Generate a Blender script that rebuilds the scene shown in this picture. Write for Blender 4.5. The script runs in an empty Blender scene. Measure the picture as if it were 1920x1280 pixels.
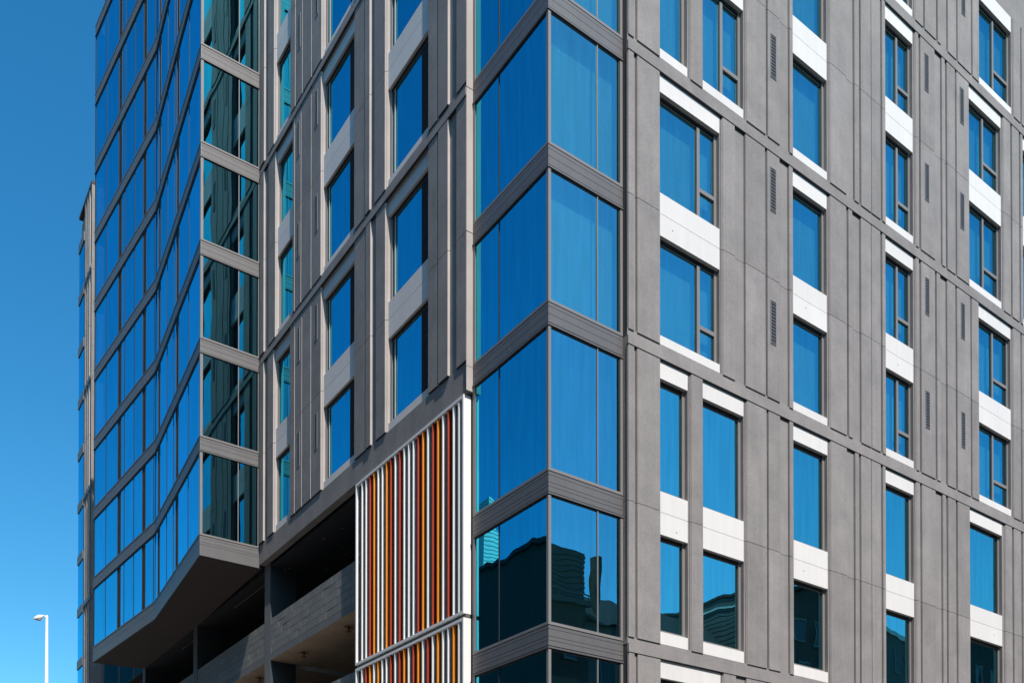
import bpy, bmesh, math, random
from mathutils import Vector
random.seed(11)
scene = bpy.context.scene
COL = scene.collection

# ------------------------------------------------------------------ camera
cam_d = bpy.data.cameras.new('camera')
cam = bpy.data.objects.new('camera', cam_d)
COL.objects.link(cam)
cam.location = (-10.741, -13.898, 1.6)
TILT = 0.0092
YAW = 0.9506                       # angle between the view direction and the street front
cam.rotation_euler = (math.pi / 2 + TILT, 0, YAW - math.pi / 2)
cam_d.sensor_fit = 'HORIZONTAL'
cam_d.sensor_width = 36.0
cam_d.lens = 36.0 * 1758.65 / 1920
cam_d.shift_x = 0.0
cam_d.shift_y = (1716.68 - 1758.65 * math.tan(TILT) - 640.0) / 1920
cam_d.clip_start = 0.1
cam_d.clip_end = 3000
scene.camera = cam

# ------------------------------------------------------------------ light
SUN_DIR = Vector((-0.175, -1.0, 1.27)).normalized()        # towards the sun
world = bpy.data.worlds.new('World')
scene.world = world
world.use_nodes = True
wn = world.node_tree.nodes
wl = world.node_tree.links
wn.clear()
wo = wn.new('ShaderNodeOutputWorld')
bg = wn.new('ShaderNodeBackground')
sky = wn.new('ShaderNodeTexSky')
sky.sky_type = 'NISHITA'
sky.sun_disc = False
sky.sun_elevation = math.asin(SUN_DIR.z)
sky.sun_rotation = math.atan2(SUN_DIR.x, SUN_DIR.y)
sky.altitude = 0
sky.air_density = 1.0
sky.dust_density = 0.9
sky.ozone_density = 3.0
hs = wn.new('ShaderNodeHueSaturation')
hs.inputs['Saturation'].default_value = 1.36
hs.inputs['Hue'].default_value = 0.5
wl.new(sky.outputs[0], hs.inputs['Color'])
tint = wn.new('ShaderNodeVectorMath')
tint.operation = 'MULTIPLY'
tint.inputs[1].default_value = (0.88, 1.17, 1.02)
wl.new(hs.outputs[0], tint.inputs[0])
wl.new(tint.outputs[0], bg.inputs[0])
bg.inputs[1].default_value = 0.15
wl.new(bg.outputs[0], wo.inputs[0])

sun_d = bpy.data.lights.new('sun', 'SUN')
sun_d.energy = 4.8
sun_d.angle = math.radians(0.53)
sun_d.color = (1.0, 0.915, 0.845)
sun = bpy.data.objects.new('sun', sun_d)
COL.objects.link(sun)
sun.rotation_euler = SUN_DIR.to_track_quat('Z', 'Y').to_euler()
sun.location = (-20, -60, 80)

scene.render.engine = 'CYCLES'
scene.view_settings.view_transform = 'Standard'
scene.view_settings.look = 'None'
scene.view_settings.gamma = 1.0
scene.view_settings.exposure = 0.35
scene.view_settings.use_curve_mapping = False
scene.cycles.max_bounces = 8
scene.cycles.glossy_bounces = 5
scene.cycles.transparent_max_bounces = 8
scene.cycles.caustics_reflective = False
scene.cycles.caustics_refractive = False


# ------------------------------------------------------------------ materials
def new_mat(name):
    m = bpy.data.materials.new(name)
    m.use_nodes = True
    nt = m.node_tree
    nt.nodes.clear()
    out = nt.nodes.new('ShaderNodeOutputMaterial')
    return m, nt, out


def noise(nt, co, scale, detail=3.0, rough=0.55, stretch=None):
    n = nt.nodes.new('ShaderNodeTexNoise')
    n.inputs['Scale'].default_value = scale
    n.inputs['Detail'].default_value = detail
    n.inputs['Roughness'].default_value = rough
    if stretch:
        mp = nt.nodes.new('ShaderNodeMapping')
        mp.inputs['Scale'].default_value = stretch
        nt.links.new(co, mp.inputs['Vector'])
        nt.links.new(mp.outputs[0], n.inputs['Vector'])
    else:
        nt.links.new(co, n.inputs['Vector'])
    return n.outputs['Fac']


def remap(nt, v, a, b, c, d):
    r = nt.nodes.new('ShaderNodeMapRange')
    r.inputs['From Min'].default_value = a
    r.inputs['From Max'].default_value = b
    r.inputs['To Min'].default_value = c
    r.inputs['To Max'].default_value = d
    nt.links.new(v, r.inputs['Value'])
    return r.outputs[0]


def mul(nt, a, b):
    n = nt.nodes.new('ShaderNodeMath')
    n.operation = 'MULTIPLY'
    for i, v in enumerate((a, b)):
        if isinstance(v, (int, float)):
            n.inputs[i].default_value = v
        else:
            nt.links.new(v, n.inputs[i])
    return n.outputs[0]


def rough_mat(name, col, rough=0.85, grain=0.10, grain_scale=55.0, blotch=0.08, streak=0.0,
              bump=0.15, per_object=0.04, metallic=0.0, tint=(1.0, 0.97, 0.94), spec=0.4):
    """matt mineral or painted surface: fine grain, soft blotches, rain streaks"""
    m, nt, out = new_mat(name)
    tc = nt.nodes.new('ShaderNodeTexCoord')
    co = tc.outputs['Object']
    oi = nt.nodes.new('ShaderNodeObjectInfo')
    g = noise(nt, co, grain_scale, 4.0, 0.7)
    f = remap(nt, g, 0.3, 0.7, 1 - grain, 1 + grain)
    b = noise(nt, co, 1.3, 4.0, 0.6)
    f = mul(nt, f, remap(nt, b, 0.3, 0.7, 1 - blotch, 1 + blotch))
    if streak:
        s = noise(nt, co, 3.0, 4.0, 0.6, stretch=(2.2, 2.2, 0.12))
        f = mul(nt, f, remap(nt, s, 0.35, 0.7, 1 + streak * 0.5, 1 - streak))
    f = mul(nt, f, remap(nt, oi.outputs['Random'], 0, 1, 1 - per_object, 1 + per_object))
    mixc = nt.nodes.new('ShaderNodeMix')
    mixc.data_type = 'RGBA'
    mixc.inputs['A'].default_value = (*col, 1)
    mixc.inputs['B'].default_value = (col[0] * tint[0], col[1] * tint[1], col[2] * tint[2], 1)
    nt.links.new(b, mixc.inputs['Factor'])
    vm = nt.nodes.new('ShaderNodeVectorMath')
    vm.operation = 'SCALE'
    nt.links.new(mixc.outputs['Result'], vm.inputs[0])
    nt.links.new(f, vm.inputs['Scale'])
    p = nt.nodes.new('ShaderNodeBsdfPrincipled')
    p.inputs['Roughness'].default_value = rough
    p.inputs['Metallic'].default_value = metallic
    p.inputs['Specular IOR Level'].default_value = spec
    nt.links.new(vm.outputs[0], p.inputs['Base Color'])
    if bump:
        bn = nt.nodes.new('ShaderNodeBump')
        bn.inputs['Strength'].default_value = bump
        bn.inputs['Distance'].default_value = 0.01
        nt.links.new(g, bn.inputs['Height'])
        nt.links.new(bn.outputs[0], p.inputs['Normal'])
    nt.links.new(p.outputs[0], out.inputs[0])
    return m


def glass_mat(name, refl=(0.40, 0.82, 1.0), trans=(0.22, 0.36, 0.42), base=0.42, wave=0.05, wave_scale=0.9):
    """coated facade glass: tinted mirror over a dim view inside, panes slightly wavy"""
    m, nt, out = new_mat(name)
    tc = nt.nodes.new('ShaderNodeTexCoord')
    oi = nt.nodes.new('ShaderNodeObjectInfo')
    add = nt.nodes.new('ShaderNodeVectorMath')
    add.operation = 'ADD'
    cmb = nt.nodes.new('ShaderNodeCombineXYZ')
    k = mul(nt, oi.outputs['Random'], 37.0)
    for i in range(3):
        nt.links.new(k, cmb.inputs[i])
    nt.links.new(tc.outputs['Object'], add.inputs[0])
    nt.links.new(cmb.outputs[0], add.inputs[1])
    co = add.outputs[0]
    w = noise(nt, co, wave_scale, 1.5, 0.45, stretch=(1, 1, 0.7))
    bn = nt.nodes.new('ShaderNodeBump')
    bn.inputs['Strength'].default_value = wave
    bn.inputs['Distance'].default_value = 0.12
    nt.links.new(w, bn.inputs['Height'])
    s = noise(nt, tc.outputs['Object'], 2.6, 3.0, 0.6, stretch=(3.0, 3.0, 0.22))
    tn = remap(nt, s, 0.3, 0.72, 1.05, 0.88)
    tn = mul(nt, tn, remap(nt, oi.outputs['Random'], 0, 1, 0.94, 1.06))
    rc = nt.nodes.new('ShaderNodeVectorMath')
    rc.operation = 'SCALE'
    rc.inputs[0].default_value = refl
    nt.links.new(tn, rc.inputs['Scale'])
    gl = nt.nodes.new('ShaderNodeBsdfGlossy')
    gl.inputs['Roughness'].default_value = 0.0
    nt.links.new(rc.outputs[0], gl.inputs['Color'])
    nt.links.new(bn.outputs[0], gl.inputs['Normal'])
    tr = nt.nodes.new('ShaderNodeBsdfTransparent')
    tr.inputs['Color'].default_value = (*trans, 1)
    fr = nt.nodes.new('ShaderNodeFresnel')
    fr.inputs['IOR'].default_value = 1.5
    fac = remap(nt, fr.outputs[0], 0.04, 1.0, base, 1.0)
    mx = nt.nodes.new('ShaderNodeMixShader')
    nt.links.new(fac, mx.inputs[0])
    nt.links.new(tr.outputs[0], mx.inputs[1])
    nt.links.new(gl.outputs[0], mx.inputs[2])
    # the inner face of each pane adds nothing
    clear = nt.nodes.new('ShaderNodeBsdfTransparent')
    ge = nt.nodes.new('ShaderNodeNewGeometry')
    m2 = nt.nodes.new('ShaderNodeMixShader')
    nt.links.new(ge.outputs['Backfacing'], m2.inputs[0])
    nt.links.new(mx.outputs[0], m2.inputs[1])
    nt.links.new(clear.outputs[0], m2.inputs[2])
    nt.links.new(m2.outputs[0], out.inputs[0])
    return m


M = {}
M['precast'] = rough_mat('precast_concrete', (0.228, 0.219, 0.217), grain=0.17, grain_scale=38, blotch=0.14,
                         streak=0.07, bump=0.4, per_object=0.07, tint=(1.03, 0.985, 0.955))
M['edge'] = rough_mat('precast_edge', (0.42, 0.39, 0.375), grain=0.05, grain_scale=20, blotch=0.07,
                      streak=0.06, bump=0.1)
M['white'] = rough_mat('white_precast', (0.64, 0.63, 0.62), grain=0.022, grain_scale=30, blotch=0.03,
                       streak=0.04, bump=0.1, per_object=0.025, tint=(1.0, 0.985, 0.97))
M['metal'] = rough_mat('grey_metal', (0.132, 0.130, 0.134), rough=0.5, grain=0.02, blotch=0.05, streak=0.05,
                       bump=0.02, metallic=0.15, spec=0.5)
M['frame'] = rough_mat('window_frame_metal', (0.20, 0.195, 0.195), rough=0.45, grain=0.01, blotch=0.03,
                       bump=0.0, spec=0.5)
M['dark'] = rough_mat('dark_gasket_and_shade', (0.018, 0.019, 0.022), rough=0.6, grain=0.05, bump=0.0)
M['soffit'] = rough_mat('dark_soffit', (0.07, 0.056, 0.053), rough=0.75, grain=0.05, bump=0.02)
M['garage'] = rough_mat('dark_painted_concrete', (0.018, 0.021, 0.027), rough=0.85, grain=0.08, bump=0.1)
M['slab'] = rough_mat('cast_slab', (0.42, 0.335, 0.25), grain=0.10, grain_scale=12, blotch=0.16, streak=0.0,
                      bump=0.25, tint=(1.0, 0.93, 0.85))
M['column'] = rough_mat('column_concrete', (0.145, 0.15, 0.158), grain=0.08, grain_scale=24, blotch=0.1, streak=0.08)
M['block'] = rough_mat('concrete_block', (0.185, 0.188, 0.187), grain=0.14, grain_scale=45, blotch=0.08,
                       bump=0.4, per_object=0.10)
M['mortar'] = rough_mat('mortar', (0.10, 0.10, 0.10), grain=0.1, grain_scale=50, bump=0.3)
M['blind'] = rough_mat('roller_blind', (0.70, 0.73, 0.70), grain=0.02, blotch=0.06, bump=0.0, per_object=0.11)
M['room'] = rough_mat('room_dark', (0.06, 0.065, 0.07), bump=0.0)
M['fin_white'] = rough_mat('white_fin', (0.78, 0.78, 0.78), rough=0.5, grain=0.01, blotch=0.02, bump=0.0, spec=0.4)
M['fin_orange'] = rough_mat('orange_fin', (0.80, 0.26, 0.014), rough=0.5, grain=0.01, blotch=0.02, bump=0.0, tint=(1, 1, 1))
M['fin_red'] = rough_mat('red_fin', (0.42, 0.050, 0.016), rough=0.5, grain=0.01, blotch=0.02, bump=0.0, tint=(1, 1, 1))
M['fin_back_shade'] = rough_mat('fin_backing_shade', (0.03, 0.031, 0.035), rough=0.7, grain=0.02, bump=0.0)
M['glass_bay'] = glass_mat('bay_glass', refl=(0.27, 0.82, 1.0), trans=(0.27, 0.54, 0.52), base=0.52)
M['glass_win'] = glass_mat('window_glass', refl=(0.23, 0.80, 1.0), trans=(0.27, 0.54, 0.52), base=0.52)
M['glass_west'] = glass_mat('west_glass', refl=(0.07, 0.72, 1.0), trans=(0.1, 0.2, 0.3), base=0.60)
M['glass_low'] = glass_mat('lower_glass', refl=(0.30, 0.92, 1.0), trans=(0.2, 0.3, 0.32), base=0.60, wave=0.06)
M['glass_tower'] = glass_mat('tower_glass', refl=(0.10, 0.72, 1.0), trans=(0.1, 0.16, 0.2), base=0.72, wave=0.03)
M['glass_side'] = glass_mat('side_glass', refl=(0.22, 0.60, 0.70), trans=(0.1, 0.16, 0.2), base=0.5)
M['column_side'] = rough_mat('column_shade', (0.028, 0.042, 0.055), rough=0.7, grain=0.05, bump=0.05)  # column sides coloured dark to paint in the garage shade
M['trim'] = rough_mat('window_trim', (0.22, 0.20, 0.19), grain=0.03, blotch=0.05, bump=0.0)
M['old_glass'] = rough_mat('old_window', (0.03, 0.03, 0.032), rough=0.25, grain=0.02, bump=0.0)
M['shade_white'] = rough_mat('white_fin_shade', (0.062, 0.066, 0.08), rough=0.7, grain=0.02, bump=0.0)  # darkened fin colours: painted shade for the gaps in the screen
M['shade_red'] = rough_mat('red_fin_shade', (0.035, 0.007, 0.004), rough=0.7, grain=0.02, bump=0.0)
M['shade_orange'] = rough_mat('orange_fin_shade', (0.085, 0.022, 0.006), rough=0.7, grain=0.02, bump=0.0)
M['dark_panel'] = rough_mat('dark_grey_panel', (0.055, 0.056, 0.062), rough=0.8, grain=0.15, bump=0.2)
M['asphalt'] = rough_mat('asphalt', (0.05, 0.05, 0.052), grain=0.25, grain_scale=30, blotch=0.15, bump=0.4)
M['paving'] = rough_mat('paving', (0.20, 0.195, 0.185), grain=0.1, grain_scale=18, blotch=0.12, bump=0.2)
M['line'] = rough_mat('road_paint', (0.72, 0.72, 0.70), grain=0.1, bump=0.1)
M['brick'] = rough_mat('brown_brick', (0.085, 0.055, 0.045), grain=0.2, grain_scale=9, blotch=0.15, bump=0.3)
M['stucco'] = rough_mat('grey_stucco', (0.13, 0.115, 0.11), grain=0.08, blotch=0.1, bump=0.2)
M['siding'] = rough_mat('dark_siding', (0.085, 0.078, 0.075), rough=0.6, grain=0.04, blotch=0.06, bump=0.0)
M['pale'] = rough_mat('pale_render', (0.74, 0.74, 0.72), grain=0.04, blotch=0.05, bump=0.1)
M['slate'] = rough_mat('slate_roof', (0.045, 0.042, 0.042), grain=0.2, grain_scale=14, blotch=0.1, bump=0.3)
M['lamp'] = rough_mat('galvanised_pole', (0.78, 0.77, 0.74), rough=0.55, grain=0.03, blotch=0.05, bump=0.0)
M['lens'] = rough_mat('lamp_lens', (0.55, 0.45, 0.36), rough=0.3, grain=0.02, bump=0.0)
M['rust'] = rough_mat('rust_red', (0.30, 0.09, 0.04), rough=0.6, bump=0.0)
M['steel'] = rough_mat('pale_fixing', (0.7, 0.7, 0.68), rough=0.4, bump=0.0)


# ------------------------------------------------------------------ mesh helpers
def link(me, name, parent=None):
    o = bpy.data.objects.new(name, me)
    COL.objects.link(o)
    if parent is not None:
        o.parent = parent
    return o


class MB:
    """collects polyhedra, builds them as one mesh object"""
    def __init__(self):
        self.v, self.f, self.mi, self.mats = [], [], [], []

    def _m(self, m):
        if m not in self.mats:
            self.mats.append(m)
        return self.mats.index(m)

    def prism(self, poly, z0, z1, m, side=None):
        """poly: list of (x, y); extruded from z0 to z1. side: optional list of materials for the sides"""
        n = len(poly)
        area = sum(poly[i][0] * poly[(i + 1) % n][1] - poly[(i + 1) % n][0] * poly[i][1] for i in range(n))
        sd = list(side) if side else [m] * n
        if area < 0:
            poly = poly[::-1]
            sd = [sd[(n - 2 - i) % n] for i in range(n)]
        b = len(self.v)
        for z in (z0, z1):
            for x, y in poly:
                self.v.append((x, y, z))
        self.f.append([b + i for i in range(n)][::-1]); self.mi.append(self._m(m))
        self.f.append([b + n + i for i in range(n)]); self.mi.append(self._m(m))
        for i in range(n):
            j = (i + 1) % n
            self.f.append([b + i, b + j, b + n + j, b + n + i]); self.mi.append(self._m(sd[i]))
        return self

    def box(self, x0, x1, y0, y1, z0, z1, m):
        x0, x1 = sorted((x0, x1)); y0, y1 = sorted((y0, y1)); z0, z1 = sorted((z0, z1))
        return self.prism([(x0, y0), (x1, y0), (x1, y1), (x0, y1)], z0, z1, m)

    def mesh(self, name):
        me = bpy.data.meshes.new(name)
        me.from_pydata(self.v, [], self.f)
        for m in self.mats:
            me.materials.append(M[m])
        me.polygons.foreach_set('material_index', self.mi)
        me.update()
        return me

    def build(self, name, parent=None):
        return link(self.mesh(name), name, parent)


def empty(name, loc, label, cat, group=None):
    o = bpy.data.objects.new(name, None)
    COL.objects.link(o)
    o.location = loc
    o['label'] = label
    o['category'] = cat
    if group:
        o['group'] = group
    return o


def adopt(root):
    """parts are modelled in world coordinates: keep them there under a moved root"""
    bpy.context.view_layer.update()
    inv = root.matrix_world.inverted()
    for c in root.children:
        c.matrix_parent_inverse = inv


class Wall:
    """a facade: s runs along it, p is depth behind its front plane, z is up"""
    def __init__(self, kind, x0=0.0):
        self.k, self.x0 = kind, x0

    def pt(self, s, p):
        return (s, self.x0 + p) if self.k == 'R' else (self.x0 + p, s)

    def box(self, mb, s0, s1, p0, p1, z0, z1, m):
        a, b = self.pt(s0, p0), self.pt(s1, p1)
        mb.box(a[0], b[0], a[1], b[1], z0, z1, m)
        return mb

    def prism(self, mb, poly, z0, z1, m, side=None):
        mb.prism([self.pt(*q) for q in poly], z0, z1, m, side)
        return mb


# ================================================================== the setting
def sheet(name, x0, x1, y0, y1, z0, z1, m):
    o = MB().box(x0, x1, y0, y1, z0, z1, m).build(name)
    o['kind'] = 'structure'
    return o


sheet('ground', -900, 900, -900, 900, -0.5, -0.12, 'asphalt')
sheet('road', -16, -6.5, -120, 160, -0.10, 0.0, 'asphalt')
sheet('road', -6.5, 120, -20, -6.5, -0.10, -0.004, 'asphalt')
sheet('pavement', -6.3, 120, -6.3, -0.0, -0.1, 0.13, 'paving')
sheet('pavement', -6.3, 0.0, 0.0, 160, -0.1, 0.126, 'paving')
sheet('pavement', -6.3, 120, -27, -20.2, -0.1, 0.13, 'paving')
sheet('pavement', -28, -16.2, -120, 160, -0.1, 0.13, 'paving')
for k in range(14):
    sheet('road_marking', -11.3, -11.15, -20 + k * 9, -17 + k * 9, 0.0, 0.006, 'line')
    sheet('road_marking', -2 + k * 9, 1 + k * 9, -13.3, -13.15, -0.004, 0.003, 'line')

# ================================================================== the corner building
B = empty('apartment_building', (0, 0, 0),
          'grey precast apartment block with blue glass corner bay and folded glass bay', 'building')
WR = Wall('R')          # front on the street to the south: faces -y
WL = Wall('L')          # front on the street to the west: faces -x

# storey joints (metres above the pavement)
J = {'Z': 31.36, 'Zm': 28.34, 'A': 25.25, 'Am': 22.26, 'B': 19.21, 'Bm': 16.13, 'C': 13.25, 'Cm': 9.93, 'D': 7.06,
     'Dm': 4.0, 'E': 1.0}
LEDGE = -0.050


def strip(W, s0, s1, z0, z1, d, ch, ang=0.008, name='precast_panel', foot_shade=False):
    """proud precast strip with a splayed near edge"""
    poly = [(s0, 0.02), (s0 + ch, -d), (s1 - ang, -d), (s1, 0.02)]
    mb = MB()
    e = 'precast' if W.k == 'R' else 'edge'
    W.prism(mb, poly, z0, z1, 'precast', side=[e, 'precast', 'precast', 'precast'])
    if W.k == 'R':
        W.box(mb, s0 - 0.009, s0 - 0.0005, -0.006, -0.001, z0, z1, 'dark')
    if foot_shade:
        W.box(mb, s0 + ch, s1 - ang, -d + 0.006, -0.001, z0 - 0.016, z0 - 0.0005, 'dark')  # dark strip paints in the shade under the panel's foot
    return mb.build(name, B)


def window(W, s0, s1, z0, z1, kind, gm='glass_win'):
    """opening from s0 to s1: frame part with pane and blind as sub-parts"""
    fp, gp = 0.085, 0.125
    side = 0.075
    gap = 0.006
    mb = MB()
    s1f = s1 - 0.0
    W.box(mb, s0, s0 + side, fp, 0.16, z0, z1, 'frame')
    W.box(mb, s1f - side, s1f, fp, 0.16, z0, z1, 'frame')
    W.box(mb, s0 + side, s1f - side, fp, 0.16, z0, z0 + 0.05, 'frame')
    W.box(mb, s0 + side, s1f - side, fp, 0.16, z1 - 0.05, z1, 'dark')
    W.box(mb, s0 + side, s1f - side, fp + 0.035, 0.158, z1 - 0.085, z1 - 0.05, 'frame')
    panes = []
    a, b = s0 + side, s1f - side
    zl, zt = z0 + 0.05, z1 - 0.085
    if kind in 'DE':
        f = 0.50 if kind == 'D' else 0.665
        mx = s0 + (s1 - s0) * f
        W.box(mb, mx, mx + 0.085, fp, 0.157, zl, zt, 'frame')
        zm = z0 + (z1 - z0) * 0.30
        W.box(mb, mx + 0.085, b, fp, 0.156, zm, zm + 0.085, 'frame')
        panes = [(a, mx, zl, zt), (mx + 0.085, b, zl, zm), (mx + 0.085, b, zm + 0.085, zt)]
    elif kind == 'W':                      # left front: glass with a perforated side panel
        c = s0 + 0.52
        W.box(mb, c, c + 0.02, fp + 0.02, 0.157, zl, zt, 'dark')
        W.box(mb, b - 0.16, b - 0.14, fp + 0.01, 0.157, zl, zt, 'edge')
        panes = [(c + 0.02, b - 0.16, zl, zt), (b - 0.14, b, zl, zt)]
        nz = 26
        for i in range(nz):
            zz = zl + (zt - zl) * (i + 0.5) / nz
            W.box(mb, a + 0.01, c - 0.01, 0.10, 0.12, zz - 0.035, zz + 0.02, 'garage')
        W.box(mb, a, c, 0.13, 0.15, zl, zt, 'dark')
    else:
        panes = [(a, b, zl, zt)]
    # gaskets: a thin dark rim round each pane
    for (p0, p1, q0, q1) in panes:
        g = 0.012
        W.box(mb, p0, p0 + g, gp - 0.008, gp + 0.02, q0, q1, 'dark')
        W.box(mb, p1 - g, p1, gp - 0.008, gp + 0.02, q0, q1, 'dark')
        W.box(mb, p0 + g, p1 - g, gp - 0.008, gp + 0.02, q0, q0 + g, 'dark')
    fr = mb.build('window', B)
    for (p0, p1, q0, q1) in panes:
        g = 0.012
        W.box(MB(), p0 + g, p1 - g, gp + 0.002, gp + 0.01, q0 + g, q1, gm).build('pane', fr)
    return fr


def room(W, s0, s1, z0, z1, kind):
    """what stands behind a window: a blind or a darker wall further back"""
    m = 'blind' if kind else 'room'
    W.box(MB(), s0 - 0.02, s1 + 0.02, 0.30, 0.315, z0 - 0.02, z1 + 0.02, m).build('roller_blind' if kind else 'inner_wall', B)


def vent(W, s0, s1, z0, z1):
    d = -0.0385
    mb = MB()
    t = 0.016
    W.box(mb, s0, s0 + t, d - 0.012, d, z0, z1, 'frame')
    W.box(mb, s1 - t, s1, d - 0.012, d, z0, z1, 'frame')
    W.box(mb, s0 + t, s1 - t, d - 0.012, d, z0, z0 + t, 'frame')
    W.box(mb, s0 + t, s1 - t, d - 0.012, d, z1 - t, z1, 'frame')
    W.box(mb, s0 + t, s1 - t, d - 0.003, d - 0.001, z0 + t, z1 - t, 'dark')
    v = mb.build('vent', B)
    n = 13
    me = None
    for i in range(n):
        z = z0 + t + (z1 - z0 - 2 * t) * (i + 0.35) / n
        h = (z1 - z0 - 2 * t) / n * 0.38
        W.box(MB(), s0 + t, s1 - t, d - 0.011, d - 0.004, z, z + h * 0.8, 'metal').build('slat', v)
    return v


def module(W, segs, zt, zm, zb, q_deep=0.055, rows=(0, 1), ledge=True, sill=0.36, winch=0.045, detail=True, pdeep=0.038, pname='precast_panel'):
    """two storeys between two ledges. segs: (s0, s1, type)"""
    smin, smax = segs[0][0], segs[-1][1]
    prev = None
    for idx, (s0, s1, t) in enumerate(segs):
        for r in rows:
            top = (zt - 0.188) if r == 0 else (zm - 0.006)
            bot = (zm + 0.006) if r == 0 else (zb + 0.14)
            back_top = zt if r == 0 else zm - 0.005
            back_bot = zm + 0.005 if r == 0 else zb
            nxt = segs[idx + 1][0] if idx + 1 < len(segs) else s1
            if t in 'SDEW' and t != 'PV':
                wt = (zt - 0.55) if r == 0 else (zm - 0.46)
                wb = (zm + 0.43) if r == 0 else (zb + sill)
                sp = 0.0 if W.k == 'R' else 0.03
                W.box(MB(), s0, s1, sp, 0.30, wt, (zt - 0.19) if r == 0 else back_top, 'white').build('spandrel_panel', B)
                W.box(MB(), s0, s1, sp, 0.30, back_bot, wb, 'white').build('spandrel_panel', B)
                low = W.k == 'R' and zt < 14.0
                window(W, s0 + 0.002, s1 - 0.002, wb + 0.012, wt - 0.002, t, 'glass_low' if low else ('glass_win' if W.k == 'R' else 'glass_west'))
                room(W, s0, s1, wb, wt, not low)
                # backing between this window and the next piece
                if nxt > s1 + 0.002:
                    pass
            else:
                ch = winch if prev in ('S', 'D', 'E', 'W') else 0.014
                if t in ('P', 'PV', 'Q'):
                    d = q_deep if t == 'Q' else pdeep
                    strip(W, s0 - (0.03 if prev in ('S', 'D', 'E', 'W') else 0.0), s1, bot, top, d, ch, foot_shade=(r == 1), name=pname)
                    if t == 'PV' and detail:
                        c = (s0 + s1) / 2
                        k = zt - 0.53 if r == 0 else zm - 0.50
                        if W.k == 'R':
                            c = s0 + (s1 - s0) * (0.46 if s1 - s0 < 0.55 else 0.42)
                            vent(W, c - 0.10, c + 0.10, k - 1.0, k)
                        else:
                            vent(W, c - 0.085, c + 0.085, k - 1.0, k)
        prev = t
    # backing wall pieces between the windows, one per storey
    runs = []
    cur = smin
    for (s0, s1, t) in segs:
        if t in 'SDEW':
            if s0 > cur + 0.002:
                runs.append((cur, s0))
            cur = s1
    if cur < smax:
        runs.append((cur, smax))
    for a, b in runs:
        for r in rows:
            z1_ = (zt - 0.191) if r == 0 else zm - 0.005
            z0_ = zm + 0.005 if r == 0 else zb
            mb = MB()
            pa, pb = (a, b)
            W.prism(mb, [(pa, 0.0), (pb, 0.0), (pb, 0.30), (pa, 0.30)], z0_, z1_, 'precast',
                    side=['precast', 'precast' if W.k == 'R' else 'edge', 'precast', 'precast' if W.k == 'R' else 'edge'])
            mb.build('backing_panel', B)
    if ledge:
        mb = MB()
        W.box(mb, smin, smax, LEDGE if W.k == 'R' else -0.06, -0.001, zt - 0.17, zt - 0.006, 'precast')
        W.box(mb, smin, smax, -0.020, -0.0012, zt + 0.006, zt + 0.145, 'precast')
        W.box(mb, smin, smax, (LEDGE if W.k == 'R' else -0.06) + 0.012, -0.0013, zt - 0.186, zt - 0.1705, 'dark')  # dark strip paints in the shadow under the ledge
        W.box(mb, smin, smax, 0.0, 0.3, zt - 0.19, zt, 'precast')
        mb.build('ledge', B)


SZ = [(2.02, 2.20, 'P'), (2.27, 2.92, 'P'), (2.93, 3.75, 'S'), (3.81, 4.19, 'P'), (4.20, 5.52, 'D'), (5.59, 6.25, 'P'),
      (6.31, 7.03, 'P'), (7.09, 7.22, 'P'), (7.23, 8.54, 'S'), (8.62, 9.27, 'P'), (9.27, 9.55, 'R'), (9.60, 10.31, 'P'),
      (10.36, 10.90, 'P'), (10.947, 12.224, 'D'), (12.32, 12.70, 'P'),
      (12.764, 13.317, 'P'), (13.393, 13.564, 'P'), (13.564, 13.881, 'R'), (13.903, 14.341, 'P'), (14.402, 15.124, 'PV'),
      (15.187, 15.55, 'P'), (15.566, 17.43, 'D'), (17.525, 17.922, 'P'), (17.993, 18.60, 'P'), (18.66, 19.30, 'P'),
      (19.32, 21.2, 'D'), (21.3, 22.0, 'P')]
SA = [(2.026, 2.196, 'P'), (2.269, 2.92, 'P'), (2.928, 3.75, 'S'), (3.814, 4.193, 'P'), (4.202, 5.523, 'D'),
      (5.594, 6.248, 'P'), (6.313, 6.745, 'PV'), (6.745, 7.032, 'R'), (7.09, 7.22, 'P'), (7.23, 8.539, 'S'),
      (8.622, 9.273, 'P'), (9.273, 9.546, 'R'), (9.601, 9.79, 'P'), (9.872, 10.309, 'P'), (10.316, 10.713, 'P'),
      (10.785, 10.935, 'P'), (10.947, 12.224, 'D'), (12.317, 12.451, 'P'), (12.539, 13.238, 'PV'), (13.238, 13.529, 'R'),
      (13.582, 13.743, 'P'), (13.837, 14.266, 'P'), (14.329, 14.982, 'PV'), (14.993, 16.798, 'D'), (16.891, 17.305, 'P'),
      (17.387, 17.814, 'P'), (17.891, 18.04, 'P'), (18.056, 19.997, 'D'), (20.08, 20.9, 'P'), (20.97, 22.0, 'P')]
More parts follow.
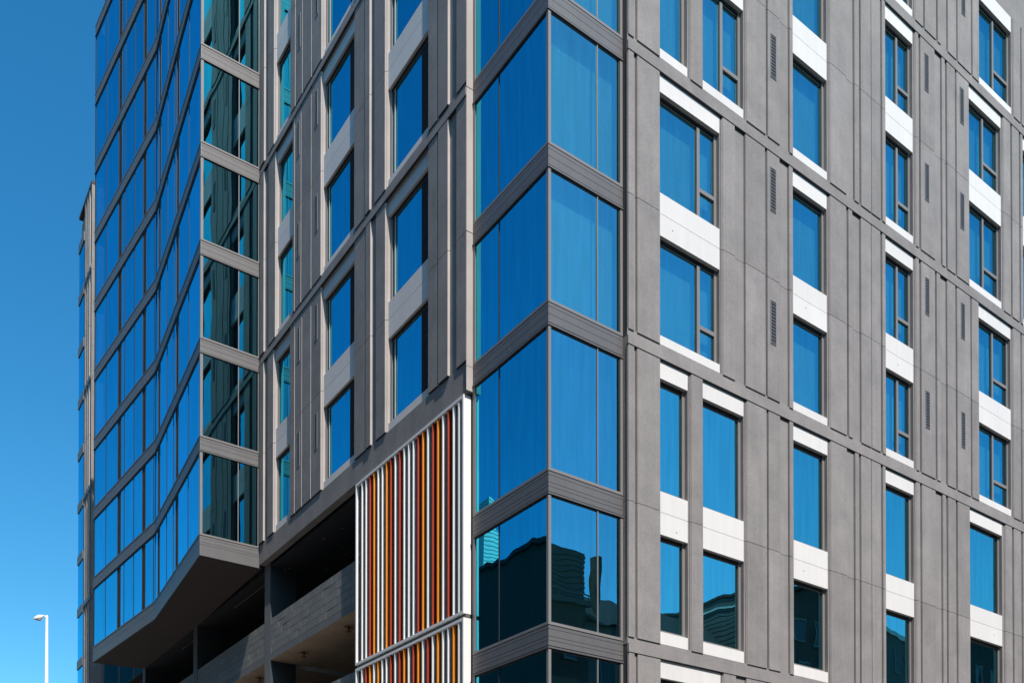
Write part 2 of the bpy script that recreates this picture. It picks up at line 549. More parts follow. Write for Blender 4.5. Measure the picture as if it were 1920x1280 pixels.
SB = [(2.021, 2.191, 'P'), (2.264, 2.914, 'P'), (2.922, 4.74, 'E'), (4.808, 5.205, 'P'), (5.205, 5.498, 'R'),
      (5.539, 6.222, 'P'), (6.283, 6.732, 'PV'), (6.732, 7.009, 'R'), (7.058, 7.207, 'P'), (7.217, 8.522, 'S'),
      (8.606, 9.26, 'P'), (9.336, 9.506, 'P'), (9.506, 9.771, 'R'), (9.853, 10.289, 'P'), (10.295, 10.692, 'P'),
      (10.764, 10.914, 'P'), (10.926, 12.211, 'D'), (12.299, 12.443, 'P'), (12.534, 13.223, 'PV'), (13.289, 13.474, 'P'),
      (13.474, 13.781, 'R'), (13.808, 14.244, 'P'), (14.312, 15.018, 'PV'), (15.075, 15.463, 'P'), (15.478, 17.314, 'D'),
      (17.418, 17.848, 'P'), (17.918, 18.423, 'P'), (18.50, 19.10, 'P'), (19.12, 20.4, 'D'), (20.5, 22.0, 'P')]
SC = [(2.014, 2.191, 'P'), (2.256, 2.912, 'P'), (2.92, 3.746, 'S'), (3.818, 4.175, 'P'), (4.183, 5.508, 'S'),
      (5.583, 6.252, 'P'), (6.308, 6.729, 'P'), (6.729, 6.995, 'R'), (7.053, 7.202, 'P'), (7.212, 8.524, 'S'),
      (8.608, 9.256, 'P'), (9.256, 9.539, 'R'), (9.582, 9.748, 'P'), (9.825, 10.264, 'P'), (10.271, 10.677, 'P'),
      (10.758, 10.887, 'P'), (10.898, 12.204, 'S'), (12.279, 12.455, 'P'), (12.531, 13.2, 'P'), (13.2, 13.463, 'R'),
      (13.543, 13.716, 'P'), (13.81, 14.217, 'P'), (14.299, 14.941, 'P'), (14.955, 16.765, 'S'), (16.919, 17.291, 'P'),
      (17.386, 17.83, 'P'), (17.926, 18.80, 'P'), (18.82, 20.6, 'S'), (20.7, 22.0, 'P')]
module(WR, SZ, J['Z'], J['Zm'], J['A'], rows=(1,), ledge=False)
module(WR, SA, J['A'], J['Am'], J['B'])
module(WR, SB, J['B'], J['Bm'], J['C'], sill=0.345)
module(WR, SC, J['C'], J['Cm'], J['D'], sill=0.40)
module(WR, [q if q[2] != 'PV' else (q[0], q[1], 'P') for q in SB], J['D'], J['Dm'], J['E'], rows=(0,), detail=False)
WR.box(MB(), 2.02, 22.0, -0.02, 0.30, -0.1, 4.0, 'precast').build('base_wall', B)

# ---- west front
LW = [(2.757, 3.156, 'P'), (3.156, 3.34, 'R'), (3.47, 3.895, 'Q'), (3.965, 4.354, 'P'), (4.354, 6.379, 'W'),
      (6.41, 6.907, 'P'), (6.907, 7.08, 'R'), (7.16, 7.431, 'Q'), (7.49, 8.106, 'P'), (8.106, 10.159, 'W'),
      (10.19, 10.83, 'PV'), (10.87, 11.477, 'P'), (11.51, 11.993, 'PV'), (12.04, 12.404, 'P'), (12.404, 13.672, 'S'),
      (13.71, 14.206, 'P'), (14.206, 14.33, 'R'), (14.50, 14.873, 'Q')]
LW2 = [(2.757, 3.156, 'P'), (3.156, 3.34, 'R'), (3.47, 3.895, 'Q'), (3.965, 4.354, 'P'), (4.354, 6.40, 'W'),
       (6.43, 7.0, 'P'), (7.0, 7.15, 'R'), (7.22, 7.50, 'Q'), (7.56, 8.13, 'P'), (8.13, 10.18, 'W'),
       (10.21, 10.83, 'PV'), (10.87, 11.55, 'P'), (11.59, 12.02, 'PV'), (12.07, 12.22, 'P'), (12.22, 13.55, 'S'),
       (13.58, 14.15, 'P'), (14.15, 14.33, 'R'), (14.50, 14.873, 'Q')]
module(WL, LW, J['Z'], J['Zm'], J['A'], winch=0.04, pdeep=0.040)
module(WL, LW2, J['A'], J['Am'], J['B'], winch=0.04, pdeep=0.040)
module(WL, LW, J['B'], J['Bm'], J['C'], winch=0.04, pdeep=0.040, sill=0.345)
module(WL, LW2, 37.46, 34.40, 31.37, winch=0.04, pdeep=0.040, pname='upper_panel')
# deep edge beam under the west front
for a, b in ((2.757, 11.42), (11.43, 14.93)):
    WL.box(MB(), a, b, -0.012, 0.20, 12.745, 13.36, 'precast').build('edge_beam', B)
# side faces of the two fronts towards the corner bay
MB().box(2.020, 2.036, 0.004, 0.30, 4.0, 34, 'dark_panel').build('return_panel', B)
for k in range(6):
    z0 = [12.745, 13.26, 16.14, 19.22, 22.27, 25.26][k]
    z1 = [13.25, 16.12, 19.20, 22.25, 25.24, 31.3][k]
    MB().box(-0.041, 0.30, 2.745, 2.757, z0, z1, 'edge').build('return_panel', B)

# ---- solid core and the part above the picture
MB().box(0.55, 22.0, 0.55, 2.5, 0.0, 44.0, 'room').build('core_wall', B)
MB().box(0.45, 22.0, 2.5, 29.6, 12.75, 44.0, 'room').build('core_wall', B)
MB().box(9.0, 22.0, 2.5, 41.0, 0.0, 12.75, 'garage').build('core_wall', B)
MB().box(2.05, 22.0, 0.02, 0.50, 28.35, 43.8, 'precast').build('upper_wall', B)
MB().box(0.02, 0.40, 2.76, 14.95, 37.47, 43.8, 'precast').build('upper_wall', B)
MB().box(-0.1, 22.1, -0.1, 29.7, 43.8, 44.4, 'metal').build('roof', B)
MB().box(22.0, 22.3, 0.0, 29.6, 0.0, 43.8, 'precast').build('gable_wall', B)
MB().box(0.42, 9.0, 29.6, 29.9, 12.75, 43.8, 'precast').build('gable_wall', B)

# ---- corner bay of glass
R0 = 0.12
GAPS = [1.0, 4.10, 7.13, 10.06, 13.28, 16.30, 19.33, 22.36, 25.39, 28.42, 31.45, 34.48, 37.51, 40.54]
WRb, WLb = Wall('R', R0), Wall('L', R0)
END_R, END_L = 2.020, 2.745


def band(z, four, ends):
    """spandrel band at gap height z round the corner; strips as parts of the band"""
    lv = [(0.012, 0.078), (0.086, 0.222), (0.230, 0.385)] if not four else \
         [(0.012, 0.072), (0.080, 0.215), (0.223, 0.290), (0.298, 0.392)]
    for W, e in ends:
        mb = MB()
        W.box(mb, R0 + 0.032, e, 0.032, 0.30, z - 0.45, z + 0.03, 'dark')
        bd = mb.build('spandrel_band', B)
        for a, b in lv:
            mb = MB()
            s = 0.0
            W.prism(mb, [(R0, 0.0), (e, 0.0), (e, 0.03), (R0 + 0.03, 0.03)], z - b, z - a, 'metal')
            mb.build('metal_strip', bd)
        mb = MB()
        W.prism(mb, [(R0 - 0.018, -0.018), (e, -0.018), (e, 0.03), (R0 + 0.03, 0.03)], z - 0.445, z - 0.415, 'metal')
        mb.build('drip_strip', bd)
        mb = MB()
        W.prism(mb, [(R0, 0.0), (e, 0.0), (e, 0.06), (R0 + 0.06, 0.06)], z + 0.008, z + 0.062, 'frame')
        mb.build('sill_frame', bd)
        mb = MB()
        W.prism(mb, [(R0 + 0.012, 0.012), (e, 0.012), (e, 0.08), (R0 + 0.08, 0.08)], z - 0.485, z - 0.4455, 'dark')
        mb.build('head_gap', bd)


for i, z in enumerate(GAPS):
    band(z, i in (1, 2, 3), ((WRb, END_R), (WLb, END_L)))
for i in range(len(GAPS) - 1):
    z0, z1 = GAPS[i] + 0.062, GAPS[i + 1] - 0.450
    # corner post
    MB().prism([(R0, R0), (R0 + 0.065, R0), (R0 + 0.065, R0 + 0.10), (R0 + 0.10, R0 + 0.10), (R0 + 0.10, R0 + 0.065),
                (R0, R0 + 0.065)], z0, z1, 'frame').build('corner_post', B)
    gp = 0.022
    # south face
    mb = MB(); WRb.box(mb, 1.345, 1.368, 0.004, 0.08, z0, z1, 'frame'); mb.build('mullion', B)
    mb = MB(); WRb.box(mb, 1.955, 2.018, 0.0, 0.09, z0, z1, 'frame'); mb.build('mullion', B)
    mb = MB(); WRb.box(mb, 1.925, 1.955, 0.012, 0.09, z0, z1, 'dark'); mb.build('gasket', B)
    for a, b in ((R0 + 0.065, 1.345), (1.368, 1.925)):
        mb = MB(); WRb.box(mb, a, b, gp, gp + 0.008, z0, z1, 'glass_bay'); mb.build('pane', B)
    # west face
    mb = MB(); WLb.box(mb, 1.778, 1.800, 0.010, 0.08, z0, z1, 'dark'); mb.build('mullion', B)
    mb = MB(); WLb.box(mb, 2.665, 2.745, 0.0, 0.09, z0, z1, 'frame'); mb.build('mullion', B)
    for a, b in ((R0 + 0.065, 1.778), (1.800, 2.665)):
        mb = MB(); WLb.box(mb, a, b, gp, gp + 0.008, z0, z1, 'glass_west'); mb.build('pane', B)
    # blinds behind
    if i >= 4:
        mb = MB(); WRb.box(mb, 0.36, 2.04, 0.25, 0.26, z0 - 0.02, z1 + 0.02, 'blind'); mb.build('roller_blind', B)
    else:
        mb = MB(); WRb.box(mb, 0.36, 2.04, 0.30, 0.31, z0 - 0.02, z1 + 0.02, 'room'); mb.build('inner_wall', B)
    mb = MB(); WLb.box(mb, 0.42, 2.75, 0.30, 0.31, z0 - 0.02, z1 + 0.02, 'room'); mb.build('inner_wall', B)
# small fixings on bands and spandrels
for x, z in ((0.82, 16.06), (1.55, 10.0 - 0.12), (0.5, 13.28 - 0.33)):
    MB().box(x, x + 0.022, R0 - 0.006, R0 - 0.0006, z, z + 0.018, 'frame').build('fixing', B)
for y, z in ((0.9, 16.0), (2.3, 19.1), (1.4, 13.0)):
    MB().box(R0 - 0.006, R0 - 0.0006, y, y + 0.022, z, z + 0.018, 'frame').build('fixing', B)
for x, z in ((3.3, 15.9), (7.7, 15.95), (11.5, 15.9), (7.6, 9.7), (16.3, 9.7), (3.4, 9.6), (5.0, 22.0)):
    MB().box(x, x + 0.025, -0.004, -0.0006, z, z + 0.025, 'frame').build('fixing', B)

# ---- folded glass bay on the west front
PA, PK, PB = (-1.887, 14.965), (-1.326, 22.22), (-1.909, 29.90)
PI0, PI1 = (0.0, 14.965), (0.42, 29.66)
GB = [z for z in GAPS if z > 13.0]


def lerp(P, Q, t):
    return (P[0] + (Q[0] - P[0]) * t, P[1] + (Q[1] - P[1]) * t)


def inward(P, Q, d):
    """offset of the face P->Q to the inside (right of travel away from the corner)"""
    e = Vector((Q[0] - P[0], Q[1] - P[1])).normalized()
    n = Vector((e.y, -e.x))
    if n.x < 0:
        n = -n
    return n * d


def slab_on(mb, P, Q, t0, t1, d0, d1, z0, z1, m):
    a, b = lerp(P, Q, t0), lerp(P, Q, t1)
    n0, n1 = inward(P, Q, d0), inward(P, Q, d1)
    mb.prism([(a[0] + n0.x, a[1] + n0.y), (b[0] + n0.x, b[1] + n0.y), (b[0] + n1.x, b[1] + n1.y), (a[0] + n1.x, a[1] + n1.y)],
             z0, z1, m)


def south(mb, x0, x1, d0, d1, z0, z1, m):
    mb.box(x0, x1, PA[1] + d0, PA[1] + d1, z0, z1, m)


F1 = [('g', 0.008, 0.236), ('m', 0.236, 0.242), ('g', 0.242, 0.447), ('l', 0.447, 0.500), ('g', 0.500, 0.552), ('m', 0.552, 0.558),
      ('g', 0.558, 0.708), ('m', 0.708, 0.714), ('g', 0.714, 0.882), ('l', 0.882, 0.932), ('g', 0.932, 0.992)]
F2 = [('g', 0.004, 0.020), ('m', 0.020, 0.026), ('g', 0.026, 0.142), ('l', 0.142, 0.188), ('g', 0.188, 0.314), ('m', 0.314, 0.320),
      ('g', 0.320, 0.466), ('m', 0.466, 0.472), ('g', 0.472, 0.524), ('l', 0.524, 0.578), ('g', 0.578, 0.778), ('m', 0.778, 0.784),
      ('g', 0.784, 0.985), ('m', 0.985, 1.0)]
for i, z in enumerate(GB):
    first = (i == 0)
    h = 0.62 if first else 0.445
    lv = [(0.012, 0.078), (0.086, 0.222), (0.230, 0.385)] if not first else [(0.012, 0.078), (0.086, 0.20), (0.208, 0.275), (0.283, 0.62)]
    # south face of the bay
    mb = MB(); south(mb, PA[0] + 0.03, -0.004, 0.03, 0.3, z - h, z + 0.03, 'dark')
    bd = mb.build('spandrel_band', B)
    for a, b in lv:
        mb = MB(); south(mb, PA[0], -0.004, 0.0, 0.03, z - b, z - a, 'metal'); mb.build('metal_strip', bd)
    if not first:
        mb = MB(); south(mb, PA[0] - 0.01, -0.004, -0.02, 0.03, z - 0.44, z - 0.41, 'metal'); mb.build('drip_strip', bd)
    mb = MB(); south(mb, PA[0], -0.004, -0.01, 0.05, z + 0.008, z + 0.06, 'frame'); mb.build('sill_frame', bd)
    # folded faces
    for (P, Q) in ((PA, PK), (PK, PB)):
        mb = MB()
        slab_on(mb, P, Q, 0.012 if P is PA else 0.0, 1.0, 0.03, 0.1, z - h, z + 0.03, 'dark')
        bd = mb.build('spandrel_band', B)
        for a, b in lv:
            mb = MB(); slab_on(mb, P, Q, 0.0, 1.0, 0.0, 0.03, z - b, z - a, 'metal'); mb.build('metal_strip', bd)
        if not first:
            mb = MB(); slab_on(mb, P, Q, 0.0, 1.0, -0.02, 0.03, z - 0.44, z - 0.41, 'metal'); mb.build('drip_strip', bd)
        mb = MB(); slab_on(mb, P, Q, 0.0, 1.0, -0.008, 0.05, z + 0.008, z + 0.06, 'metal'); mb.build('sill_frame', bd)
        if not first:
            mb = MB(); slab_on(mb, P, Q, 0.002, 0.998, 0.008, 0.0995, z - 0.505, z - 0.4455, 'dark'); mb.build('head_gap', bd)
    # north return of the bay
    MB().prism([(PB[0] + 0.03, PB[1] - 0.01), (PI1[0], PI1[1]), (PI1[0], PI1[1] - 0.3), (PB[0] + 0.03, PB[1] - 0.3)], z - h, z + 0.06, 'metal').build('spandrel_band', B)
    if i == len(GB) - 1:
        break
    z0, z1 = z + 0.06, GB[i + 1] - 0.446
    # glass between this band and the next
    mb = MB(); south(mb, PA[0], PA[0] + 0.082, 0.0, 0.09, z0, z1, 'frame'); mb.build('corner_post', B)
    mb = MB(); south(mb, -0.700, -0.676, 0.006, 0.09, z0, z1, 'frame'); mb.build('mullion', B)
    mb = MB(); south(mb, -0.058, -0.006, 0.0, 0.09, z0, z1, 'frame'); mb.build('mullion', B)
    for a, b in ((PA[0] + 0.082, -0.700), (-0.676, -0.058)):
        mb = MB(); south(mb, a, b, 0.025, 0.033, z0, z1, 'glass_side'); mb.build('bay_pane', B)
    for (P, Q, L) in ((PA, PK, F1), (PK, PB, F2)):
        for t, a, b in L:
            mb = MB()
            if t == 'g':
                slab_on(mb, P, Q, a, b, 0.022, 0.03, z0, z1, 'glass_tower')
                mb.build('glass_panel', B)
            elif t == 'm':
                slab_on(mb, P, Q, a, b, 0.012, 0.08, z0, z1, 'dark')
                mb.build('mullion', B)
            else:
                slab_on(mb, P, Q, a, b, 0.10, 0.12, z0, z1, 'dark')
                slab_on(mb, P, Q, a, a + 0.004, 0.012, 0.12, z0, z1, 'dark')
                slab_on(mb, P, Q, b - 0.004, b, 0.012, 0.12, z0, z1, 'dark')
                lo = mb.build('louvre_panel', B)
                mb = MB()
                n = 34
                for k in range(n):
                    zz = z0 + (z1 - z0) * (k + 0.5) / n
                    slab_on(mb, P, Q, a + 0.004, b - 0.004, 0.03, 0.10, zz - 0.009, zz + 0.009, 'metal')
                o = mb.build('louvre_slats', lo)
                o['kind'] = 'stuff'
# body of the bay behind its glass
ka, kk, kb = (PA[0] + 0.32, PA[1] + 0.32), (PK[0] + 0.32, PK[1]), (PB[0] + 0.32, PB[1] - 0.32)
MB().prism([ka, (0.5, PA[1] + 0.32), (0.5, 29.5), kb, kk], 12.80, 43.6, 'room').build('bay_core', B)
# soffit under the bay, with a slim edge trim
MB().prism([(PA[0] + 0.02, PA[1] + 0.02), (0.02, PA[1] + 0.02), (0.44, 29.65), (PB[0] + 0.02, PB[1] - 0.02), (PK[0] + 0.02, PK[1])],
           12.64, 12.70, 'soffit').build('soffit', B)

# ---- parking levels under the west front
GP = 0.18
def garage_level(ztop, zbot, y0, y1, blocks, tag):
    """parapet of concrete blocks on a slab edge"""
    sl = 0.215
    mb = MB(); WL.box(mb, y0, y1, GP + 0.03, GP + 0.19, zbot + sl, ztop - 0.01, 'mortar')
    wall = mb.build('parapet_wall', B)
    H = (ztop - zbot - sl) / 5.0
    Lb = 0.405
    stuff = MB()
    for r in range(5):
        off = 0.5 * Lb if r % 2 else 0.0
        y = y0 - off
        k = 0
        while y < y1:
            a, b = max(y, y0) + 0.005, min(y + Lb, y1) - 0.005
            if b - a > 0.04:
                pr = random.uniform(-0.003, 0.003)
                if blocks and y < blocks:
                    mb = MB(); WL.box(mb, a, b, GP + pr, GP + 0.03, zbot + sl + r * H + 0.005, zbot + sl + (r + 1) * H - 0.005, 'block')
                    mb.build('block', wall)
                else:
                    WL.box(stuff, a, b, GP + pr, GP + 0.03, zbot + sl + r * H + 0.005, zbot + sl + (r + 1) * H - 0.005, 'block')
            y += Lb
    if stuff.v:
        o = stuff.build('blocks', wall)
        o['kind'] = 'stuff'
    mb = MB(); WL.box(mb, y0, y1, GP + 0.002, 9.0, zbot, zbot + sl - 0.004, 'slab')
    mb.build('floor_slab', B)
    mb = MB(); WL.box(mb, y0, y1, GP - 0.002, GP + 0.002, zbot + 0.002, zbot + sl - 0.006, 'column')
    mb.build('slab_edge', B)


colY = [2.95 + 0.0, 7.0, 14.46, 21.92, 29.40, 36.6]
for (zt_, zb_, bl) in ((10.94, 9.645, 1), (8.03, 6.735, 2), (5.12, 3.83, 0)):
    for i in range(len(colY) - 1):
        a = colY[i] + 0.48
        b = colY[i + 1]
        if i == 0:
            a = 2.9
            b = 7.0
        lim = None
        if bl == 1 and i in (1, 2):
            lim = 99
        if bl == 2 and i == 1:
            lim = 12.2
        garage_level(zt_, zb_, a, b, lim, '')
for y in colY[1:]:
    mb = MB()
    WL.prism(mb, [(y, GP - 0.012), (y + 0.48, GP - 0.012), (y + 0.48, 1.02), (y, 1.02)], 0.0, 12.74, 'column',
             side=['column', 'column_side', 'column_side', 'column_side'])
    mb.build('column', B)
# dark ceiling of the top parking level with fixings
MB().box(0.20, 9.0, 2.5, 41.0, 12.60, 12.66, 'garage').build('ceiling', B)
mb = MB()
for i in range(90):
    x, y = random.uniform(0.5, 6.0), random.uniform(7.5, 29)
    mb.box(x, x + 0.06, y, y + 0.06, 12.585, 12.60, 'frame')
o = mb.build('ceiling_fixings', B); o['kind'] = 'stuff'
for a, b in ((15.4, 18.9), (22.6, 25.2), (30.0, 32.4)):
    MB().box(0.55, 0.575, a, b, 12.54, 12.565, 'frame').build('conduit', B)
MB().box(0.20, 9.0, 2.5, 2.9, 0, 12.6, 'garage').build('garage_end_wall', B)
for y in (9.8, 12.9, 16.6, 18.8):
    mb = MB()
    mb.box(0.62, 0.66, y, y + 0.04, 9.50, 9.645, 'rust')
    mb.box(0.58, 0.70, y - 0.05, y + 0.09, 9.47, 9.50, 'rust')
    mb.box(0.50, 0.78, y, y + 0.035, 9.58, 9.61, 'rust')
    mb.build('sprinkler', B)

# ---- coloured fin screens
Y0, Y1 = 2.84, 7.99
UP = 'W R W W R O W R O W W W R W R O W W O R W W W'.split()
up_lr = 'W W W R O W W O R W R W W W R O W R O W R W W'.split()
lo_lr = 'W W R O W O W W R W R O W R O W R W O W W O W'.split()
MATF = {'W': 'fin_white', 'R': 'fin_red', 'O': 'fin_orange'}


def screen(z0, z1, order):
    xf, xb = -0.055, 0.135
    mb = MB()
    fb = xf + 0.078
    mb.box(fb, fb + 0.012, Y0 + 0.03, Y1 - 0.03, z0 + 0.04, z1 - 0.04, 'fin_back_shade')
    sc = mb.build('fin_screen', B)
    for (a, b, c, d, n) in ((Y0, Y0 + 0.055, z0, z1, 'frame_bar'), (Y1 - 0.05, Y1, z0, z1, 'frame_bar'),
                            (Y0 + 0.055, Y1 - 0.05, z1 - 0.06, z1, 'frame_bar'), (Y0 + 0.055, Y1 - 0.05, z0, z0 + 0.06, 'frame_bar')):
        MB().box(xf, xb, a, b, c, d, 'fin_white').build(n, sc)
    pitch = (7.87 - 3.05) / 22
    me = {}
    for i, c in enumerate(order[::-1]):
        y = 3.03 + i * pitch
        if i == 22:
            continue
        m = MATF[c]
        MB().box(fb - 0.012, fb - 0.0006, y - pitch + 0.037, y - 0.001, z0 + 0.06, z1 - 0.06, {'W': 'shade_white', 'R': 'shade_red', 'O': 'shade_orange'}[c]).build('fin_back_shade', sc)  # dark strip in the gap paints the shaded rear of this fin
        MB().box(xf + 0.004, fb - 0.001, y, y + 0.036, z0 + 0.06, z1 - 0.06, m).build('fin', sc)


screen(8.03, 12.69, up_lr)
screen(3.30, 7.94, lo_lr)
MB().box(0.0, 0.12, Y0, Y1, 7.95, 8.02, 'metal').build('screen_rail', B)
MB().box(0.15, 0.5, 2.76, 2.9, 0, 12.74, 'dark').build('joint_cover', B)

# ================================================================== wing beyond the folded bay
V = empty('apartment_building', (0.4, 43.0, 0.0),
          'narrow far wing with fluted grey ribs and a glass corner behind the folded bay', 'building')
VX, VY0, VY1, VY2, VTOP = 0.30, 41.57, 43.45, 44.95, 42.3
MB().box(VX + 0.12, 12, VY0 + 0.15, VY2 - 0.1, 0, VTOP - 0.5, 'precast').build('wall', V)
y = VY0
ribs = [0.0, 0.30, 0.52, 0.86, 1.05, 1.38, 1.60]
vj = [VTOP, 37.55, 34.5, 31.45, 28.4, 25.35, 22.3, 19.25, 16.2, 13.2, 7.1, 0.0]
for k in range(len(vj) - 1):
    for i, r in enumerate(ribs):
        w = (ribs[i + 1] if i + 1 < len(ribs) else VY1 - VY0) - r
        d = 0.0 if i % 2 == 0 else 0.06
        MB().prism([(VX + d, VY0 + r + 0.01), (VX + d, VY0 + r + w - 0.05), (VX + 0.12, VY0 + r + w - 0.05), (VX + 0.12, VY0 + r + 0.01)],
                   vj[k + 1] + 0.01, vj[k] - 0.01, 'precast', side=['precast', 'precast', 'precast', 'edge' if i in (2, 5) else 'precast']).build('rib', V)
for z in (37.55, 31.45, 25.35, 19.25, 13.2):
    MB().box(VX - 0.03, VX + 0.1, VY0 - 0.01, VY1, z - 0.15, z + 0.10, 'metal').build('ledge', V)
MB().box(VX - 0.02, 12, VY0 - 0.02, VY2, VTOP - 0.16, VTOP, 'dark_panel').build('roof_edge', V)
MB().box(VX, 0.95, VY0, VY0 + 0.15, 0, VTOP - 0.17, 'precast').build('end_panel', V)
for i in range(7):
    x = 0.97 + i * 0.8
    MB().box(x, x + 0.06, VY0 - 0.02, VY0 + 0.14, 0, VTOP - 0.35, 'frame').build('mullion', V)
    MB().box(x + 0.06, x + 0.78, VY0 + 0.06, VY0 + 0.08, 0, VTOP - 0.35, 'glass_tower').build('pane', V)
for z in GAPS:
    MB().box(VX - 0.04, VX + 0.3, VY1 + 0.02, VY2, z - 0.45, z + 0.05, 'metal').build('spandrel_band', V)
for i in range(len(GAPS) - 1):
    MB().box(VX + 0.0, VX + 0.02, VY1 + 0.04, VY2 - 0.04, GAPS[i] + 0.05, GAPS[i + 1] - 0.45, 'glass_tower').build('pane', V)
adopt(V)

# ================================================================== street lamp
L = empty('street_lamp', (-3.70, 30.09, 0.12), 'tall white street lamp with a single short arm and drooping head', 'street lamp')
def tube(name, pts, rad, m, parent, n=12):
    bm = bmesh.new()
    rings = []
    for i, (P, r) in enumerate(zip(pts, rad)):
        P = Vector(P)
        d = (Vector(pts[min(i + 1, len(pts) - 1)]) - Vector(pts[max(i - 1, 0)])).normalized()
        u = d.orthogonal().normalized() if i == 0 else (u - d * u.dot(d)).normalized()
        w = d.cross(u)
        rings.append([bm.verts.new(P + (u * math.cos(a) + w * math.sin(a)) * r) for a in [2 * math.pi * k / n for k in range(n)]])
    for a, b in zip(rings, rings[1:]):
        for k in range(n):
            bm.faces.new((a[k], a[(k + 1) % n], b[(k + 1) % n], b[k]))
    bm.faces.new(rings[0][::-1]); bm.faces.new(rings[-1])
    bmesh.ops.recalc_face_normals(bm, faces=bm.faces)
    me = bpy.data.meshes.new(name)
    bm.to_mesh(me); bm.free()
    for p in me.polygons:
        p.use_smooth = True
    me.materials.append(M[m])
    return link(me, name, parent)


LX, LY = -3.70, 30.09
tube('pole', [(LX, LY, 0.12), (LX, LY, 7), (LX, LY, 14.42)], [0.13, 0.095, 0.045], 'lamp', L)
ax = Vector((-0.98, 0.2, 0)).normalized()
def off(t, z):
    return (LX + ax.x * t, LY + ax.y * t, z)
tube('arm', [off(0.0, 14.28), off(0.09, 14.38), off(0.16, 14.40), off(0.22, 14.35)], [0.03, 0.03, 0.028, 0.026], 'lamp', L)
tube('lamp_head', [off(0.17, 14.40), off(0.20, 14.36), off(0.27, 14.31), off(0.36, 14.27), off(0.46, 14.235), off(0.52, 14.22)],
     [0.02, 0.075, 0.105, 0.10, 0.06, 0.012], 'lamp', L)
tube('lens', [off(0.22, 14.24), off(0.30, 14.215), off(0.42, 14.20)], [0.05, 0.07, 0.03], 'lens', L)
tube('base', [(LX, LY, 0.12), (LX, LY, 0.5)], [0.22, 0.18], 'lamp', L)
adopt(L)


# ================================================================== buildings across the streets (seen in the glass; the last two added unseen to block sky light)
def windows_on(mb_parent, x0, x1, y, z0, z1, nx, nz, facing, w=1.1, h=1.6, axis='x', m='siding'):
    for i in range(nx):
        for k in range(nz):
            c = x0 + (x1 - x0) * (i + 0.5) / nx
            z = z0 + (z1 - z0) * (k + 0.25) / nz
            fb, gb = MB(), MB()
            e = facing
            if axis == 'x':
                fb.box(c - w / 2 - 0.12, c + w / 2 + 0.12, y - 0.02, y + 0.12 * e, z - 0.12, z - 0.0, 'trim')
                fb.box(c - w / 2 - 0.12, c - w / 2, y - 0.02, y + 0.08 * e, z, z + h, 'trim')
                fb.box(c + w / 2, c + w / 2 + 0.12, y - 0.02, y + 0.08 * e, z, z + h, 'trim')
                fb.box(c - w / 2 - 0.12, c + w / 2 + 0.12, y - 0.02, y + 0.08 * e, z + h, z + h + 0.14, 'trim')
                gb.box(c - w / 2, c + w / 2, y, y + 0.03 * e, z, z + h, 'old_glass')
            else:
                fb.box(y - 0.02, y + 0.12 * e, c - w / 2 - 0.12, c + w / 2 + 0.12, z - 0.12, z, 'trim')
                fb.box(y - 0.02, y + 0.08 * e, c - w / 2 - 0.12, c - w / 2, z, z + h, 'trim')
                fb.box(y - 0.02, y + 0.08 * e, c + w / 2, c + w / 2 + 0.12, z, z + h, 'trim')
                fb.box(y - 0.02, y + 0.08 * e, c - w / 2 - 0.12, c + w / 2 + 0.12, z + h, z + h + 0.14, 'trim')
                gb.box(y, y + 0.03 * e, c - w / 2, c + w / 2, z, z + h, 'old_glass')
            f = fb.build('window', mb_parent)
            gb.build('pane', f)


S = empty('town_house', (18, -36, 0), 'tall dark mansard block across the street mirrored in the corner bay', 'building')
MB().box(10, 26.6, -42, -30, 0, 20.6, 'brick').build('wall', S)
MB().box(9.8, 26.8, -42.2, -29.75, 20.6, 20.95, 'stucco').build('cornice', S)
rf = MB().box(10.3, 26.5, -41.6, -30.1, 20.95, 23.9, 'siding').build('roof', S)
for k in range(9):
    MB().box(10.25, 26.55, -30.1, -30.04, 21.1 + k * 0.3, 21.3 + k * 0.3, 'siding').build('board', rf)
windows_on(S, 10.5, 26.2, -30, 5, 20, 6, 4, 1)
MB().box(9.8, 26.9, -29.78, -29.7, 21.25, 21.31, 'trim').build('rail', S)
for k in range(28):
    MB().box(9.9 + k * 0.62, 9.93 + k * 0.62, -29.78, -29.74, 20.95, 21.25, 'trim').build('baluster', S)
adopt(S)
S = empty('town_house', (33, -36, 0), 'lower slate roofed house with a thin chimney across the street', 'building')
MB().box(26.62, 39.8, -42, -30, 0, 19.8, 'stucco').build('wall', S)
bm = MB()
r = bpy.data.meshes.new('roof')
r.from_pydata([(26.6, -29.7, 19.8), (39.9, -29.7, 19.8), (39.9, -33, 22.6), (26.6, -33, 22.6), (26.6, -42, 19.8), (39.9, -42, 19.8)], [],
              [(0, 1, 2, 3), (3, 2, 5, 4), (0, 3, 4), (1, 5, 2), (0, 4, 5, 1)])
r.materials.append(M['slate'])
link(r, 'roof', S)
MB().box(27.45, 27.85, -30.6, -30.2, 19.9, 23.95, 'brick').build('chimney', S)
windows_on(S, 27, 39.5, -30, 4, 19, 5, 4, 1)
adopt(S)
S = empty('town_house', (43, -36, 0), 'boarded grey house with a white roof line across the street', 'building')
MB().box(39.95, 46, -40, -30, 0, 24.1, 'siding').build('wall', S)
for k in range(40):
    MB().box(39.90, 46.02, -40, -29.95, 11.0 + k * 0.32, 11.0 + k * 0.32 + 0.26, 'siding').build('board', S)
MB().box(39.85, 46.05, -40, -29.9, 23.35, 23.47, 'pale').build('trim', S)
MB().box(39.85, 46.05, -40, -29.9, 24.1, 24.3, 'slate').build('roof', S)
adopt(S)
S = empty('office_block', (52, -36, 0), 'dark flat roofed office block across the street, tallest of its row', 'building')
MB().box(46.1, 56.8, -44, -30.5, 0, 26.2, 'brick').build('wall', S)
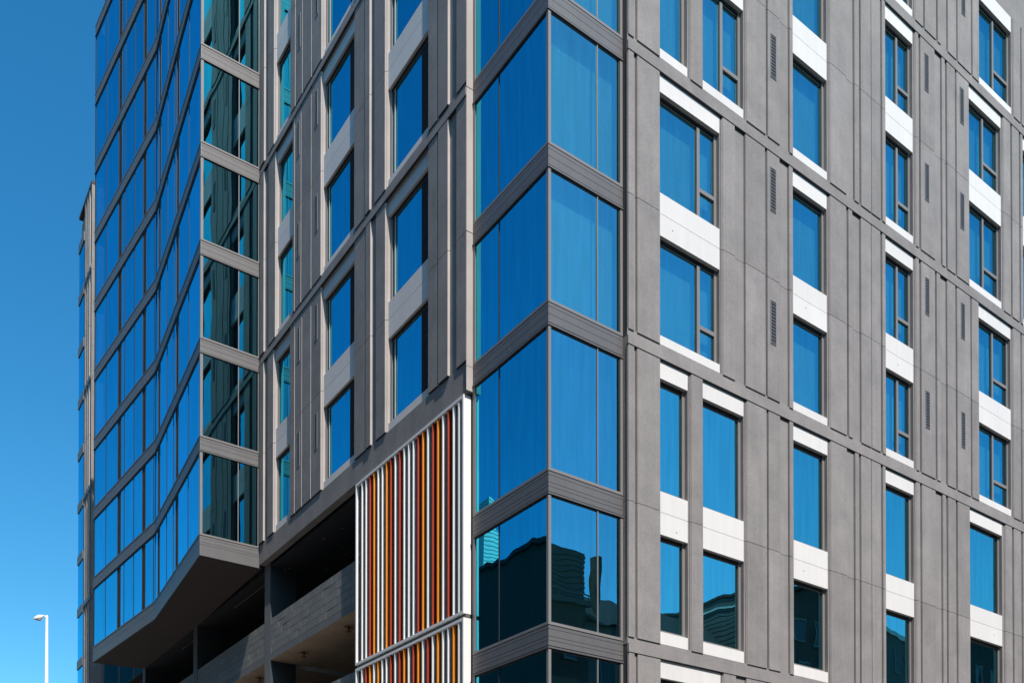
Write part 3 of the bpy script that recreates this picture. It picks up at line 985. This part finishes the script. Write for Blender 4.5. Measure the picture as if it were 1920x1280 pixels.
MB().box(46.0, 56.9, -44, -30.3, 26.2, 26.5, 'slate').build('roof', S)
windows_on(S, 46.6, 56.4, -30.5, 4, 25, 4, 6, 1)
adopt(S)
S = empty('office_block', (64, -36, 0), 'grey rendered office block with a pale parapet across the street', 'building')
MB().box(57.5, 69, -44, -30, 0, 24.6, 'stucco').build('wall', S)
MB().box(57.4, 69.1, -44, -29.8, 24.6, 25.0, 'pale').build('parapet', S)
windows_on(S, 58, 68.5, -30, 4, 24, 4, 6, 1)
adopt(S)
S = empty('office_block', (80, -36, 0), 'long dark office block closing the row across the street', 'building')
MB().box(69.5, 110, -46, -30, 0, 26.4, 'slate').build('wall', S)
MB().box(69.4, 110, -46, -29.8, 26.4, 26.7, 'siding').build('roof', S)
windows_on(S, 70, 109, -30, 4, 25, 10, 6, 1)
adopt(S)
S = empty('warehouse', (-36, 44, 0), 'long dark brick warehouse across the side street mirrored in the bay', 'building')
MB().box(-35.8, -30, 20, 70, 0, 28.6, 'brick').build('wall', S)
MB().box(-35.9, -29.8, 19.8, 70.2, 28.6, 28.95, 'slate').build('roof', S)
windows_on(S, 21, 69, -30, 3, 17, 10, 4, 1, axis='y')
adopt(S)
S = empty('stair_tower', (-39.4, 62, 0), 'white stair tower with horizontal lines behind the brick warehouse', 'building')
MB().box(-40.0, -38.7, 60, 66, 0, 41.0, 'pale').build('wall', S)
for k in range(34):
    MB().box(-40.02, -38.68, 59.93, 66, 29 + k * 0.38, 29 + k * 0.38 + 0.26, 'pale').build('band', S)
adopt(S)
S = empty('office_block', (-36, -20, 0), 'long unseen brown block added west of the street to cut sky light', 'building')  # out of view, added to screen the west front from sky light
MB().box(-44, -29, -70, 19, 0, 33, 'brick').build('wall', S)
MB().box(-44.1, -28.8, -70, 19.2, 33, 33.4, 'slate').build('roof', S)
windows_on(S, -68, 18, -29, 4, 32, 18, 8, 1, axis='y')
adopt(S)
S = empty('office_block', (0, -38, 0), 'unseen brown block added on the opposite corner to cut sky light', 'building')  # out of view, extends the row to take sky light off the walls
MB().box(-6, 9.6, -48, -30, 0, 24, 'brick').build('wall', S)
MB().box(-6.1, 9.6, -48, -29.8, 24, 24.4, 'slate').build('roof', S)
windows_on(S, -5.5, 9.2, -30, 4, 23, 6, 5, 1)
adopt(S)
adopt(B)
